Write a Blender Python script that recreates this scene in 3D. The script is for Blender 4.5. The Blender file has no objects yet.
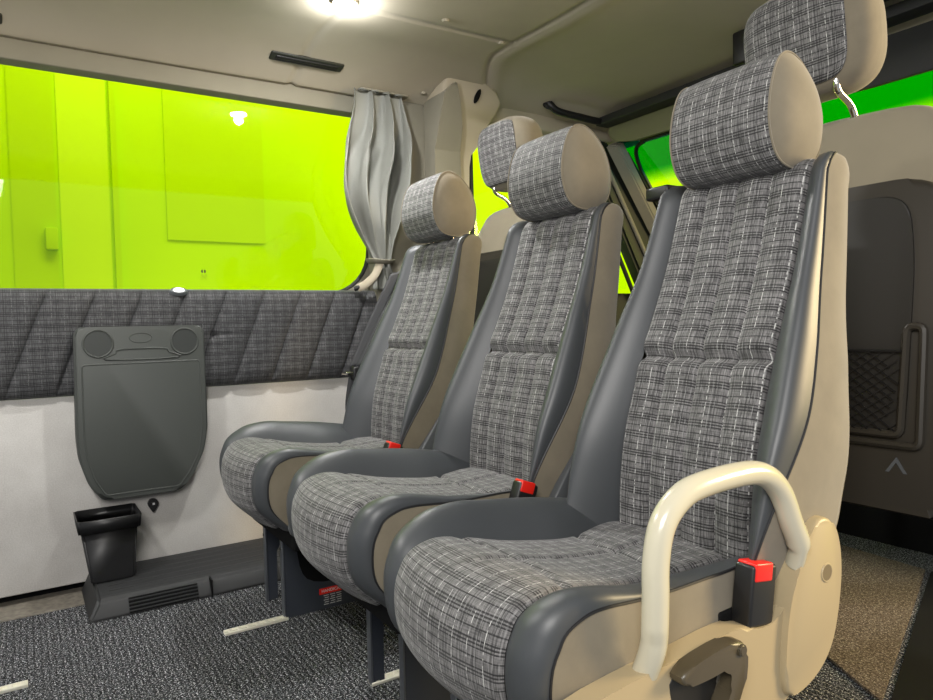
import bpy, bmesh, math, random
from mathutils import Vector, Matrix
from math import sin, cos, pi, exp, sqrt
random.seed(4)
S = bpy.context.scene
COL = S.collection

# ------------------------------------------------------------------ camera
CAMZ = 0.84
cd = bpy.data.cameras.new('camera'); cam = bpy.data.objects.new('camera', cd); COL.objects.link(cam)
cd.sensor_fit = 'HORIZONTAL'; cd.sensor_width = 36.0; cd.lens = 36.0 * 686.98 / 933.0
cd.clip_start = 0.02; cd.clip_end = 60
vl = Vector((1530 - 466.5, 298 - 350.0, 686.98)).normalized()
vw = Vector((22 - 466.5, 335 - 350.0, 686.98)).normalized()
wz = vl.cross(vw)
if wz.y > 0: wz = -wz
wz.normalize(); wx = -vw; vl = wz.cross(wx)
M = Matrix(((wx.x, -wx.y, -wx.z, 0), (vl.x, -vl.y, -vl.z, 0), (wz.x, -wz.y, -wz.z, CAMZ), (0, 0, 0, 1)))
cam.matrix_world = M
S.camera = cam

# ------------------------------------------------------------------ world, lights, exposure
S.view_settings.view_transform = 'Standard'; S.view_settings.look = 'None'
S.view_settings.gamma = 1.0; S.view_settings.use_curve_mapping = False
S.view_settings.exposure = 0.0
w = bpy.data.worlds.new('world'); S.world = w; w.use_nodes = True
w.node_tree.nodes['Background'].inputs[0].default_value = (0.95, 0.97, 1.0, 1)
w.node_tree.nodes['Background'].inputs[1].default_value = 0.42

def area(name, loc, target, size, power, color=(1, 1, 1), sy=None):
    l = bpy.data.lights.new(name, 'AREA'); l.energy = power; l.color = color
    l.shape = 'RECTANGLE'; l.size = size; l.size_y = sy or size
    o = bpy.data.objects.new(name, l); COL.objects.link(o); o.location = loc
    o.rotation_euler = (Vector(target) - Vector(loc)).to_track_quat('-Z', 'Y').to_euler()
    return o
area('workshop_light_side', (1.3, 3.7, 1.6), (-0.6, 0.95, 0.6), 1.1, 185, (1, 0.77, 0.45))
area('workshop_light_rear', (0.35, -0.40, 1.62), (-1.1, 0.95, 0.95), 0.75, 38, (1, 0.97, 0.93))
area('ceiling_lamp_rear', (-1.7, -0.45, 1.80), (-1.7, -0.4, 0), 0.16, 20, (1, 0.98, 0.94))
area('hall_fill_left', (-3.0, 0.9, 3.9), (-4.6, 1.6, 1.0), 2.5, 78, (1, 1, 1), 1.0)  # added lamp, out of view, to brighten the green wall beside the window
area('hall_fill_front', (-1.6, 4.0, 3.9), (-1.8, 5.8, 1.2), 2.5, 78, (1, 1, 1), 1.0)  # likewise added, brightens the wall ahead of the windscreen

area('hall_fill_corner', (-3.3, 3.7, 3.7), (-4.7, 5.4, 1.3), 2.0, 50, (1, 1, 1), 1.0)  # extra lamp added for the wall corner that stayed dark
# ------------------------------------------------------------------ materials
def lin(c):
    c /= 255.0
    return c / 12.92 if c <= 0.04045 else ((c + 0.055) / 1.055) ** 2.4
def rgb(r, g, b): return (lin(r), lin(g), lin(b), 1)

class NT:
    def __init__(s, name):
        s.m = bpy.data.materials.new(name); s.m.use_nodes = True
        s.t = s.m.node_tree; s.b = s.t.nodes['Principled BSDF']
    def n(s, typ, **k):
        x = s.t.nodes.new(typ)
        for a, v in k.items(): setattr(x, a, v)
        return x
    def l(s, a, b): s.t.links.new(a, b)
    def val(s, sock, v):
        if hasattr(v, 'is_output') or hasattr(v, 'links'): s.l(v, sock)
        else: sock.default_value = v
    def math(s, op, a, b=0.0, c=0.0, clamp=False):
        x = s.n('ShaderNodeMath', operation=op, use_clamp=clamp)
        s.val(x.inputs[0], a); s.val(x.inputs[1], b); s.val(x.inputs[2], c)
        return x.outputs[0]
    def mix(s, f, a, b):
        x = s.n('ShaderNodeMix', data_type='RGBA')
        s.val(x.inputs[0], f); s.val(x.inputs[6], a); s.val(x.inputs[7], b)
        return x.outputs[2]
    def coord(s, kind='Object', scale=(1, 1, 1)):
        t = s.n('ShaderNodeTexCoord'); mp = s.n('ShaderNodeMapping'); s.l(t.outputs[kind], mp.inputs[0])
        mp.inputs['Scale'].default_value = scale
        return mp.outputs[0]
    def noise(s, vec, scale=1.0, detail=2.0, rough=0.5):
        x = s.n('ShaderNodeTexNoise'); s.l(vec, x.inputs['Vector'])
        x.inputs['Scale'].default_value = scale; x.inputs['Detail'].default_value = detail
        x.inputs['Roughness'].default_value = rough
        return x.outputs[0]
    def rng(s, v, a, b, c=0.0, d=1.0):
        x = s.n('ShaderNodeMapRange'); s.val(x.inputs[0], v)
        for i, q in enumerate((a, b, c, d)): x.inputs[i + 1].default_value = q
        return x.outputs[0]
    def bump(s, h, strength=0.3, dist=0.002):
        x = s.n('ShaderNodeBump'); s.l(h, x.inputs['Height'])
        x.inputs['Strength'].default_value = strength; x.inputs['Distance'].default_value = dist
        s.l(x.outputs[0], s.b.inputs['Normal'])

def plain(name, col, rough=0.5, metal=0.0, spec=0.5, var=0.0, vscale=6, bump=0.0, bscale=300, bdist=0.001, coat=0.0, emit=None, es=1.0, sheen=0.0):
    N = NT(name); b = N.b
    b.inputs['Roughness'].default_value = rough; b.inputs['Metallic'].default_value = metal
    b.inputs['Specular IOR Level'].default_value = spec; b.inputs['Coat Weight'].default_value = coat
    b.inputs['Sheen Weight'].default_value = sheen
    b.inputs['Base Color'].default_value = col
    if var:
        nz = N.noise(N.coord(), vscale, 4, 0.6)
        lo = tuple(c * (1 - var) for c in col[:3]) + (1,); hi = tuple(min(1, c * (1 + var)) for c in col[:3]) + (1,)
        N.l(N.mix(N.rng(nz, 0.3, 0.7), lo, hi), b.inputs['Base Color'])
    if bump:
        N.bump(N.noise(N.coord(), bscale, 3, 0.6), bump, bdist)
    if emit: 
        b.inputs['Emission Color'].default_value = emit; b.inputs['Emission Strength'].default_value = es
    return N.m

def plaid(name, swap=False, light=(150, 148, 150), dark=(30, 30, 33), ups=1.0, rough=0.75, white=0.7):
    """woven tartan cloth: UV are metres"""
    N = NT(name)
    t = N.n('ShaderNodeTexCoord'); sp = N.n('ShaderNodeSeparateXYZ'); N.l(t.outputs['UV'], sp.inputs[0])
    u, v = (sp.outputs[0], sp.outputs[1]) if not swap else (sp.outputs[1], sp.outputs[0])
    def vec(a, b):
        c = N.n('ShaderNodeCombineXYZ'); N.l(N.math('MULTIPLY', u, a), c.inputs[0]); N.l(N.math('MULTIPLY', v, b), c.inputs[1]); return c.outputs[0]
    thread = N.noise(vec(700, 45), 1, 2)          # streaks running along v
    thread2 = N.noise(vec(28, 520), 1, 2)         # streaks running across
    blocks = N.noise(vec(26, 40), 1, 1)
    base = N.math('ADD', N.math('MULTIPLY', N.rng(thread, 0.32, 0.68), 0.55), N.math('MULTIPLY', N.rng(thread2, 0.32, 0.68), 0.35))
    base = N.math('ADD', base, N.math('MULTIPLY', N.math('SUBTRACT', blocks, 0.5), 0.55), clamp=True)
    # groups of dark lines crossing v
    PV = 0.034 * ups
    fv = N.math('FRACT', N.math('DIVIDE', v, PV))
    dl = None
    for c, wd in ((0.08, 0.035), (0.22, 0.035), (0.36, 0.03), (0.70, 0.028)):
        d = N.math('LESS_THAN', N.math('ABSOLUTE', N.math('SUBTRACT', fv, c)), wd)
        dl = d if dl is None else N.math('MAXIMUM', dl, d)
    PU = 0.030 * ups
    fu = N.math('FRACT', N.math('DIVIDE', u, PU))
    du = None
    for c, wd in ((0.5, 0.03), (0.66, 0.025)):
        d = N.math('LESS_THAN', N.math('ABSOLUTE', N.math('SUBTRACT', fu, c)), wd)
        du = d if du is None else N.math('MAXIMUM', du, d)
    wl = N.math('LESS_THAN', N.math('ABSOLUTE', N.math('SUBTRACT', fu, 0.1)), 0.018)
    dash = N.rng(N.noise(vec(30, 170), 1, 1), 0.44, 0.56)
    wl = N.math('MULTIPLY', wl, dash)
    fine = N.math('LESS_THAN', N.math('ABSOLUTE', N.math('SUBTRACT', N.math('FRACT', N.math('DIVIDE', u, PU / 4.0)), 0.5)), 0.09)
    fine = N.math('MULTIPLY', fine, N.rng(N.noise(vec(60, 60), 1, 1), 0.46, 0.60))
    col = N.mix(base, rgb(*[int(d + (l - d) * 0.20) for l, d in zip(light, dark)]), rgb(*light))
    col = N.mix(N.math('MULTIPLY', dl, 0.85), col, rgb(*dark))
    col = N.mix(N.math('MULTIPLY', du, 0.55), col, rgb(*dark))
    col = N.mix(N.math('MULTIPLY', fine, 0.30 * white), col, rgb(205, 205, 205))
    col = N.mix(N.math('MULTIPLY', wl, white), col, rgb(225, 225, 222))
    N.l(col, N.b.inputs['Base Color'])
    N.b.inputs['Roughness'].default_value = rough; N.b.inputs['Specular IOR Level'].default_value = 0.35
    N.b.inputs['Sheen Weight'].default_value = 0.15
    h = N.math('ADD', thread, thread2)
    N.bump(h, 0.35, 0.0006)
    return N.m

Mt = {}
Mt['plaid'] = plaid('tartan_cloth', light=(140, 138, 138), dark=(17, 17, 19))
Mt['plaid_wall'] = plaid('wall_tartan_cloth', light=(94, 94, 96), dark=(17, 18, 20), ups=1.15, white=0.12)
Mt['leather'] = plain('dark_leather', rgb(62, 65, 68), 0.45, spec=0.6, bump=0.25, bscale=900, bdist=0.0004)
Mt['suede'] = plain('taupe_suede', rgb(122, 114, 98), 0.9, spec=0.2, var=0.10, vscale=14, bump=0.2, bscale=600, bdist=0.0005, sheen=0.3)
Mt['piping'] = plain('dark_piping', rgb(28, 28, 30), 0.5)
Mt['beige_plastic'] = plain('beige_plastic', rgb(168, 152, 120), 0.42, spec=0.5, bump=0.08, bscale=900, bdist=0.0003)
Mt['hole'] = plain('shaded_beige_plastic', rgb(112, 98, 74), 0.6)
Mt['cream'] = plain('cream_lacquer', rgb(196, 190, 168), 0.22, spec=0.5, coat=0.4)
Mt['bronze'] = plain('bronze_brown_plastic', rgb(74, 66, 50), 0.35, spec=0.6)
Mt['black'] = plain('black_plastic', rgb(24, 24, 25), 0.42, bump=0.05, bscale=700)
Mt['black_soft'] = plain('soft_black_plastic', rgb(34, 35, 36), 0.6)
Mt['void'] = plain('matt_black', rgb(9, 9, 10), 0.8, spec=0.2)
Mt['red'] = plain('red_plastic', rgb(226, 34, 24), 0.35)
Mt['tray'] = plain('charcoal_tray_plastic', rgb(66, 69, 66), 0.5, spec=0.45, bump=0.05, bscale=900)
Mt['tray_dark'] = plain('dark_tray_plastic', rgb(50, 53, 51), 0.45)
Mt['grey_plastic'] = plain('grey_plastic', rgb(84, 87, 90), 0.38, spec=0.5)
Mt['steel_dark'] = plain('blue_grey_painted_steel', rgb(50, 54, 62), 0.38, spec=0.6)
Mt['steel_edge'] = plain('grey_steel', rgb(120, 124, 130), 0.35, metal=0.7)
Mt['chrome'] = plain('chrome', rgb(215, 212, 205), 0.12, metal=1.0)
Mt['alu'] = plain('pale_aluminium', rgb(225, 222, 205), 0.4, metal=0.35)
Mt['strap'] = plain('black_webbing', rgb(44, 45, 47), 0.6, spec=0.4, bump=0.2, bscale=500)
Mt['curtain'] = plain('grey_curtain_cloth', rgb(120, 121, 115), 0.65, var=0.05, bump=0.15, bscale=900, bdist=0.0003)
Mt['headliner'] = plain('headliner_cloth', rgb(186, 178, 160), 0.95, spec=0.1, var=0.05, vscale=2.5, bump=0.15, bscale=500, bdist=0.0006)
Mt['trim_grey'] = plain('grey_trim_cloth', rgb(132, 128, 114), 0.85, spec=0.2, var=0.04, bump=0.12, bscale=600)
Mt['trim_beige'] = plain('beige_trim_plastic', rgb(176, 166, 146), 0.7, spec=0.3, bump=0.08, bscale=500)
Mt['sill'] = plain('grey_sill_metal', rgb(120, 114, 104), 0.6, var=0.3, vscale=60)
Mt['visor_m'] = plain('visor_vinyl', rgb(112, 112, 84), 0.75)
Mt['cab_trim'] = plain('dark_cab_plastic', rgb(36, 39, 32), 0.5)
Mt['shell'] = plain('seatback_shell_plastic', rgb(48, 44, 37), 0.5, spec=0.4, bump=0.06, bscale=500)
Mt['shell_dark'] = plain('seatback_panel_plastic', rgb(30, 28, 24), 0.55)
Mt['white_mark'] = plain('white_print', rgb(215, 215, 215), 0.6)
Mt['frontcloth'] = plain('taupe_seat_cloth', rgb(132, 124, 106), 0.9, spec=0.2, var=0.04, bump=0.15, bscale=700, sheen=0.2)

def felt():
    N = NT('grey_felt'); v = N.coord()
    a = N.rng(N.noise(v, 260, 4, 0.7), 0.3, 0.7); c = N.rng(N.noise(v, 5, 3, 0.6), 0.3, 0.7)
    f = N.math('ADD', N.math('MULTIPLY', a, 0.55), N.math('MULTIPLY', c, 0.45))
    N.l(N.mix(f, rgb(168, 164, 160), rgb(206, 204, 200)), N.b.inputs['Base Color'])
    N.b.inputs['Roughness'].default_value = 0.95; N.b.inputs['Specular IOR Level'].default_value = 0.15
    N.bump(N.noise(v, 320, 4, 0.7), 0.5, 0.0015); return N.m
Mt['felt'] = felt()
def carpet(name, c0, c1, c2, ribs=True, axis=1):
    N = NT(name); v = N.coord()
    a = N.noise(v, 120, 5, 0.8); c = N.noise(v, 230, 3, 0.75)
    col = N.mix(N.rng(a, 0.46, 0.58), c0, c1)
    col = N.mix(N.rng(c, 0.56, 0.62), col, c2)
    if ribs:
        s = N.n('ShaderNodeSeparateXYZ'); N.l(v, s.inputs[0])
        wob = N.math('MULTIPLY', N.noise(v, 45, 3), 0.014)
        q = N.math('FRACT', N.math('DIVIDE', N.math('ADD', s.outputs[axis], wob), 0.0155))
        rib = N.math('SINE', N.math('MULTIPLY', q, pi))
        col = N.mix(N.rng(rib, 0.0, 0.55, 0.35, 1.0), c0, col)
        N.bump(N.math('ADD', rib, N.math('MULTIPLY', a, 0.8)), 0.8, 0.006)
    else: N.bump(a, 0.6, 0.003)
    N.l(col, N.b.inputs['Base Color'])
    N.b.inputs['Roughness'].default_value = 0.9; N.b.inputs['Specular IOR Level'].default_value = 0.2
    return N.m
Mt['carpet'] = carpet('ribbed_black_carpet', rgb(13, 14, 16), rgb(74, 77, 81), rgb(235, 236, 238))
Mt['mat'] = carpet('brown_speckled_carpet', rgb(62, 52, 43), rgb(108, 96, 82), rgb(170, 160, 144), ribs=False)

def glass(name, tint=None, band=False):
    N = NT(name); t = N.t; t.nodes.remove(N.b)
    out = t.nodes['Material Output']
    tr = N.n('ShaderNodeBsdfTransparent'); gl = N.n('ShaderNodeBsdfGlossy'); gl.inputs['Roughness'].default_value = 0.02
    tr.inputs[0].default_value = tint or (0.97, 0.99, 0.95, 1)
    if band:
        s = N.n('ShaderNodeSeparateXYZ'); N.l(N.coord(), s.inputs[0])
        f = N.rng(s.outputs[2], 1.50, 1.565)
        N.l(N.mix(f, (0.98, 1, 0.9, 1), (0.0, 0.47, 0.60, 1)), tr.inputs[0])
    fr = N.n('ShaderNodeFresnel'); fr.inputs[0].default_value = 1.45
    ge = N.n('ShaderNodeNewGeometry'); ff = N.math('MULTIPLY', fr.outputs[0], N.math('SUBTRACT', 1.0, ge.outputs['Backfacing']))
    mx = N.n('ShaderNodeMixShader'); N.l(ff, mx.inputs[0]); N.l(tr.outputs[0], mx.inputs[1]); N.l(gl.outputs[0], mx.inputs[2])
    N.l(mx.outputs[0], out.inputs[0]); return N.m
Mt['glass'] = glass('side_glass'); Mt['wind'] = glass('windscreen_glass', band=True)
Mt['lime'] = plain('lime_hall_wall', (0.50, 0.79, 0.0, 1), 0.9, spec=0.0)
Mt['lime_pale'] = plain('pale_lime_reflection', (0.59, 0.86, 0.005, 1), 0.9, spec=0.0)  # this and the deep one paint window reflections on the boards
Mt['lime_deep'] = plain('deep_lime_reflection', (0.475, 0.73, 0.0, 1), 0.9, spec=0.0)
Mt['yellow'] = plain('yellow_lime_hall_wall', (0.80, 0.97, 0.0, 1), 0.9, spec=0.0)
Mt['led'] = plain('lamp_glow', (1, 1, 1, 1), 0.5, emit=(1, 0.99, 0.97, 1), es=60)
Mt['led_dim'] = plain('small_lamp_lens', (1, 1, 1, 1), 0.3, emit=(1, 1, 0.98, 1), es=1.6)

# ------------------------------------------------------------------ mesh helpers
def link(name, me, mat=None, parent=None, smooth=True):
    o = bpy.data.objects.new(name, me); COL.objects.link(o)
    if mat: me.materials.append(Mt[mat] if isinstance(mat, str) else mat)
    if smooth:
        for p in me.polygons: p.use_smooth = True
    if parent: 
        o.parent = parent; o.location = -Vector(ORG.get(parent.name, (0, 0, 0)))
    return o
ORG = {}
def flat_loc(o):
    """bake location into the mesh so parts keep coordinates relative to the thing"""
    return o
def grid(name, f, nu, nv, mat, parent=None, closeu=False, closev=False, thick=0.0, uv=None):
    vs = []; uvs = []
    for i in range(nu + 1):
        for j in range(nv + 1):
            vs.append(f(i / nu, j / nv)); uvs.append(uv(i / nu, j / nv) if uv else (i / nu, j / nv))
    fs = []
    for i in range(nu):
        for j in range(nv):
            a = i * (nv + 1) + j; fs.append((a, a + nv + 1, a + nv + 2, a + 1))
    me = bpy.data.meshes.new(name); me.from_pydata([tuple(v) for v in vs], [], fs)
    ul = me.uv_layers.new(name='UVMap')
    for p in me.polygons:
        for li in p.loop_indices:
            ul.data[li].uv = uvs[me.loops[li].vertex_index]
    me.update()
    o = link(name, me, mat, parent)
    if thick:
        m = o.modifiers.new('s', 'SOLIDIFY'); m.thickness = abs(thick); m.offset = 1 if thick > 0 else -1
    return o
def frombm(name, bm, mat, parent=None, smooth=True, auto=True):
    bmesh.ops.recalc_face_normals(bm, faces=bm.faces)
    me = bpy.data.meshes.new(name); bm.to_mesh(me); bm.free()
    o = link(name, me, mat, parent, smooth)
    if smooth and auto:
        me.set_sharp_from_angle(angle=math.radians(38))
    return o
def b_box(bm, a, b, bev=0.0, seg=3):
    r = bmesh.ops.create_cube(bm, size=1)
    vs = r['verts']
    for v in vs:
        v.co = Vector([(a[k] + b[k]) / 2 + v.co[k] * (b[k] - a[k]) for k in range(3)])
    if bev:
        es = list({e for v in vs for e in v.link_edges})
        bmesh.ops.bevel(bm, geom=es, offset=bev, segments=seg, affect='EDGES', profile=0.5)
def box(name, a, b, mat, parent=None, bev=0.004, seg=3):
    bm = bmesh.new(); b_box(bm, a, b, bev, seg); return frombm(name, bm, mat, parent)
def b_prism(bm, pts, axis, lo, hi, bev=0.0, seg=3):
    """pts 2D outline in the two other axes (cyclic order x,y,z)"""
    def P(p, h):
        if axis == 'x': return (h, p[0], p[1])
        if axis == 'y': return (p[0], h, p[1])
        return (p[0], p[1], h)
    A = [bm.verts.new(P(p, lo)) for p in pts]; B = [bm.verts.new(P(p, hi)) for p in pts]
    f1 = bm.faces.new(A); f2 = bm.faces.new(B[::-1]); n = len(pts)
    for i in range(n): bm.faces.new((A[i], B[i], B[(i + 1) % n], A[(i + 1) % n]))
    if bev:
        es = list(f1.edges) + list(f2.edges)
        bmesh.ops.bevel(bm, geom=es, offset=bev, segments=seg, affect='EDGES', profile=0.5)
def smooth_poly(pts, it=2):
    for _ in range(it):
        q = []
        for i in range(len(pts)):
            a = pts[i]; b = pts[(i + 1) % len(pts)]
            q.append((a[0] * .75 + b[0] * .25, a[1] * .75 + b[1] * .25)); q.append((a[0] * .25 + b[0] * .75, a[1] * .25 + b[1] * .75))
        pts = q
    return pts
def prism(name, pts, axis, lo, hi, mat, parent=None, bev=0.004, seg=3, sm=0):
    bm = bmesh.new(); b_prism(bm, smooth_poly(pts, sm) if sm else pts, axis, lo, hi, bev, seg)
    return frombm(name, bm, mat, parent)
def round_poly(pts, r, n=5):
    out = []; N = len(pts)
    for i in range(N):
        p0 = Vector(pts[i - 1]); p = Vector(pts[i]); p1 = Vector(pts[(i + 1) % N])
        a = (p0 - p); b = (p1 - p); rr = min(r, a.length * 0.45, b.length * 0.45); A = p + a.normalized() * rr; B = p + b.normalized() * rr
        for k in range(n + 1):
            t = k / n; q = A * (1 - t) ** 2 + p * 2 * t * (1 - t) + B * t * t; out.append((q.x, q.y))
    return out
def catmull(pts, n=8, closed=False):
    pts = [Vector(p) for p in pts]; out = []; N = len(pts)
    rngi = range(N if closed else N - 1)
    for i in rngi:
        if closed: p0, p1, p2, p3 = pts[(i - 1) % N], pts[i], pts[(i + 1) % N], pts[(i + 2) % N]
        else: p0, p1, p2, p3 = pts[max(i - 1, 0)], pts[i], pts[i + 1], pts[min(i + 2, N - 1)]
        for k in range(n):
            t = k / n
            out.append(0.5 * ((2 * p1) + (-p0 + p2) * t + (2 * p0 - 5 * p1 + 4 * p2 - p3) * t * t + (-p0 + 3 * p1 - 3 * p2 + p3) * t ** 3))
    if not closed: out.append(pts[-1])
    return out
def b_tube(bm, path, r, seg=12, caps=True, closed=False):
    path = [Vector(p) for p in path]; n = len(path); rings = []
    up = Vector((0, 0, 1)); prev = None
    for i, p in enumerate(path):
        a = path[(i - 1) % n] if (closed or i > 0) else p; b = path[(i + 1) % n] if (closed or i < n - 1) else p
        t = (b - a).normalized()
        if prev is None: prev = t.orthogonal().normalized()
        prev = (prev - t * prev.dot(t)).normalized(); q = t.cross(prev)
        rr = r(i / (n - 1)) if callable(r) else r
        if not isinstance(rr, tuple): rr = (rr, rr)
        rings.append([bm.verts.new(p + prev * cos(2 * pi * k / seg) * rr[0] + q * sin(2 * pi * k / seg) * rr[1]) for k in range(seg)])
    for i in range(n if closed else n - 1):
        A = rings[i]; B = rings[(i + 1) % n]
        for k in range(seg): bm.faces.new((A[k], A[(k + 1) % seg], B[(k + 1) % seg], B[k]))
    if caps and not closed:
        bm.faces.new(rings[0][::-1]); bm.faces.new(rings[-1])
def tube(name, path, r, mat, parent=None, seg=12, closed=False):
    bm = bmesh.new(); b_tube(bm, path, r, seg, True, closed); return frombm(name, bm, mat, parent)
def b_cyl(bm, c, axis, r, h, seg=24, r2=None):
    """cylinder centred at c, along axis vector"""
    ax = Vector(axis).normalized(); q = ax.to_track_quat('Z', 'Y').to_matrix().to_4x4()
    bmesh.ops.create_cone(bm, cap_ends=True, segments=seg, radius1=r, radius2=r if r2 is None else r2, depth=h, matrix=Matrix.Translation(Vector(c)) @ q)
def cyl(name, c, axis, r, h, mat, parent=None, seg=24, r2=None, bev=0.0):
    bm = bmesh.new(); b_cyl(bm, c, axis, r, h, seg, r2)
    if bev:
        es = [e for e in bm.edges if len(e.link_faces) == 2 and any(len(f.verts) > 4 for f in e.link_faces)]
        bmesh.ops.bevel(bm, geom=es, offset=bev, segments=3, affect='EDGES')
    return frombm(name, bm, mat, parent)
def strap(name, path, width, mat, parent=None, th=0.0025, wdir=(0, 1, 0)):
    P = catmull(path, 8) if len(path) > 2 else [Vector(p) for p in path]
    wd = Vector(wdir).normalized() * width / 2
    return grid(name, lambda a, b: P[min(int(round(a * (len(P) - 1))), len(P) - 1)] + wd * (2 * b - 1), len(P) - 1, 4, mat, parent, thick=th)
def empty(name, loc, label=None, cat=None, group=None):
    o = bpy.data.objects.new(name, None); COL.objects.link(o); o.location = loc; o.empty_display_size = 0.05
    ORG[o.name] = tuple(loc)
    if label: tag(o, label, cat, group)
    return o
def tag(o, label, cat, group=None):
    o['label'] = label; o['category'] = cat
    if group: o['group'] = group
    return o
def struct(o): o['kind'] = 'structure'; return o
def lerp(pts, x):
    """piecewise smooth interpolation of [(x, y...)]"""
    if x <= pts[0][0]: return pts[0][1:]
    for i in range(len(pts) - 1):
        if x <= pts[i + 1][0]:
            t = (x - pts[i][0]) / (pts[i + 1][0] - pts[i][0])
            p0 = pts[max(i - 1, 0)]; p1 = pts[i]; p2 = pts[i + 1]; p3 = pts[min(i + 2, len(pts) - 1)]
            r = []
            for k in range(1, len(p1)):
                m1 = (p2[k] - p0[k]) / max(p2[0] - p0[0], 1e-6) * (p2[0] - p1[0]); m2 = (p3[k] - p1[k]) / max(p3[0] - p1[0], 1e-6) * (p2[0] - p1[0])
                r.append((2 * t ** 3 - 3 * t * t + 1) * p1[k] + (t ** 3 - 2 * t * t + t) * m1 + (-2 * t ** 3 + 3 * t * t) * p2[k] + (t ** 3 - t * t) * m2)
            return tuple(r)
    return pts[-1][1:]

# ================================================================== STRUCTURE
WX = -2.55           # inner face of the left wall
# floor
bm = bmesh.new(); b_box(bm, (-2.42, -1.6, -0.03), (-0.35, 2.75, 0.0)); 
struct(frombm('floor', bm, 'carpet', smooth=False))
bm = bmesh.new(); b_box(bm, (-2.62, -1.6, -0.04), (-2.42, 2.75, -0.004)); b_box(bm, (-2.425, -1.6, -0.004), (-2.415, 2.75, 0.004))
struct(frombm('trim_1', bm, 'sill', smooth=False))
# left wall: body panels around the window
def ceil_z(x, y):
    z = 1.832
    if x < -2.16: z -= 0.088 * min(1.0, (-2.16 - x) / 0.36) ** 2
    if y > 1.55: z -= 0.030 * ((y - 1.55) / 0.9) ** 2
    # seams
    if y < 1.53: z += 0.010 * exp(-((x + 1.985) / 0.006) ** 2)
    yy = 1.51 + (0.10 * max(0, (-2.1 - x) / 0.2) ** 1.3 if x < -2.1 else 0)
    z += 0.010 * exp(-((y - yy) / 0.007) ** 2) 
    z -= 0.006 * exp(-((y - yy - 0.05) / 0.03) ** 2)
    z += 0.008 * exp(-((y - 0.88) / 0.012) ** 2) * (1 if x < -2.0 else 0)
    z += 0.004 * sin(x * 9 + 1) * sin(y * 5)
    return z
struct(grid('ceiling', lambda a, b: (-2.525 + a * 2.125, -1.6 + b * 4.05, ceil_z(-2.525 + a * 2.125, -1.6 + b * 4.05)), 170, 420, 'headliner', thick=0.05))
# upper band between window and headliner
prism('wall_upper_left', [(-1.6, 1.682), (1.43, 1.682), (1.43, 1.765), (-1.6, 1.765)], 'x', -2.60, -2.53, 'trim_grey', bev=0.006)
struct(bpy.data.objects['wall_upper_left']); bpy.data.objects['wall_upper_left'].name = 'trim_2'
# felt lower panel
bm = bmesh.new(); b_box(bm, (-2.60, -1.6, 0.028), (WX, 1.42, 0.64), 0.004)
struct(frombm('wall_left', bm, 'felt'))
bm = bmesh.new(); b_box(bm, (-2.66, -1.6, -0.04), (-2.605, 1.42, 0.10)); struct(frombm('light_leak_blocker', bm, 'void', smooth=False))  # added black box that stops light leaking in below the wall
# narrow trim beside window, behind the curtain
bm = bmesh.new(); b_box(bm, (-2.60, 1.20, 0.66), (-2.50, 1.44, 1.755), 0.012); struct(frombm('trim_3', bm, 'trim_grey'))
# window 1 : pane with rounded front-lower corner, black rubber edge
def wpts(g=0.0):
    return [(-1.5, 0.975 - g), (1.02, 0.975 - g)] + [(1.02 + (0.18 + g) * sin(t * pi / 16), 1.155 - (0.18 + g) * cos(t * pi / 16)) for t in range(1, 9)] + [(1.20 + g, 1.70 + g), (-1.5, 1.70 + g)]
win = prism('window_1', wpts(), 'x', -2.592, -2.586, 'glass', bev=0)
struct(win)
rub = tube('window_gasket', [(-2.588, p[0], p[1]) for p in wpts(0.004)], 0.009, 'black', None, seg=8, closed=True); rub.name = 'window_gasket'
rub.parent = win
# window sill lip that fills between panel top and glass corner
bm = bmesh.new()
pts = [(0.99, 0.93), (1.25, 0.93), (1.25, 1.7), (1.208, 1.7), (1.208, 1.155)] + [(1.02 + 0.19 * sin(t * pi / 16), 1.155 - 0.19 * cos(t * pi / 16)) for t in range(7, -1, -1)]
b_prism(bm, pts, 'x', -2.60, -2.575, 0.002); struct(frombm('trim_4', bm, 'trim_grey'))
# small mark printed on the pane
mk = bmesh.new()
for k in (-1, 1):
    b_prism(mk, [(0.5555 + k * 0.0035 + 0.0045 * cos(t) * (1 if k * cos(t) > 0 else 0.35), 1.052 + 0.0065 * sin(t)) for t in [i * pi / 8 for i in range(16)]], 'x', -2.5856, -2.5850)
for r_ in range(4):
    for c_ in range(5):
        if (r_ + c_ * 2) % 3 != 1:
            y0 = 0.546 + c_ * 0.0045; z0 = 1.038 - r_ * 0.0048
            b_prism(mk, [(y0, z0), (y0 + 0.003, z0), (y0 + 0.003, z0 + 0.0016), (y0, z0 + 0.0016)], 'x', -2.5856, -2.5850)
o = frombm('glass_mark', mk, 'black', win, smooth=False)

# padded tartan wall panel with diagonal tufting
def pad(a, b):
    y = -1.2 + a * 2.64; h = b       # h 0 bottom .. 1 top
    z = 0.640 + h * 0.345
    lean = 0.135 * (1 - h) ** 0.9 + 0.0
    s = (y + lean) / 0.137 + 0.42
    q = abs((s % 1.0) - 0.5) * 2      # 1 at groove
    bul = (1 - q ** 4) ** 0.7 * 0.017 - 0.006 * exp(-((1 - q) / 0.05) ** 2)
    edge = (1 - abs(2 * h - 1) ** 5) ** 0.5
    x = -2.552 + 0.006 + (0.022 + bul) * edge
    bt = exp(-(((y - 0.565) / 0.012) ** 2 + ((z - 0.825) / 0.012) ** 2)); x -= 0.014 * bt
    fold = exp(-((z - 0.825) / 0.006) ** 2) * (1 if 0.565 < y < 0.63 else 0); x -= 0.005 * fold
    return (x, y, z)
pd = grid('tartan_wall_panel', pad, 620, 60, 'plaid_wall', uv=lambda a, b: (a * 2.64, b * 0.37), thick=-0.02)
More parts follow.
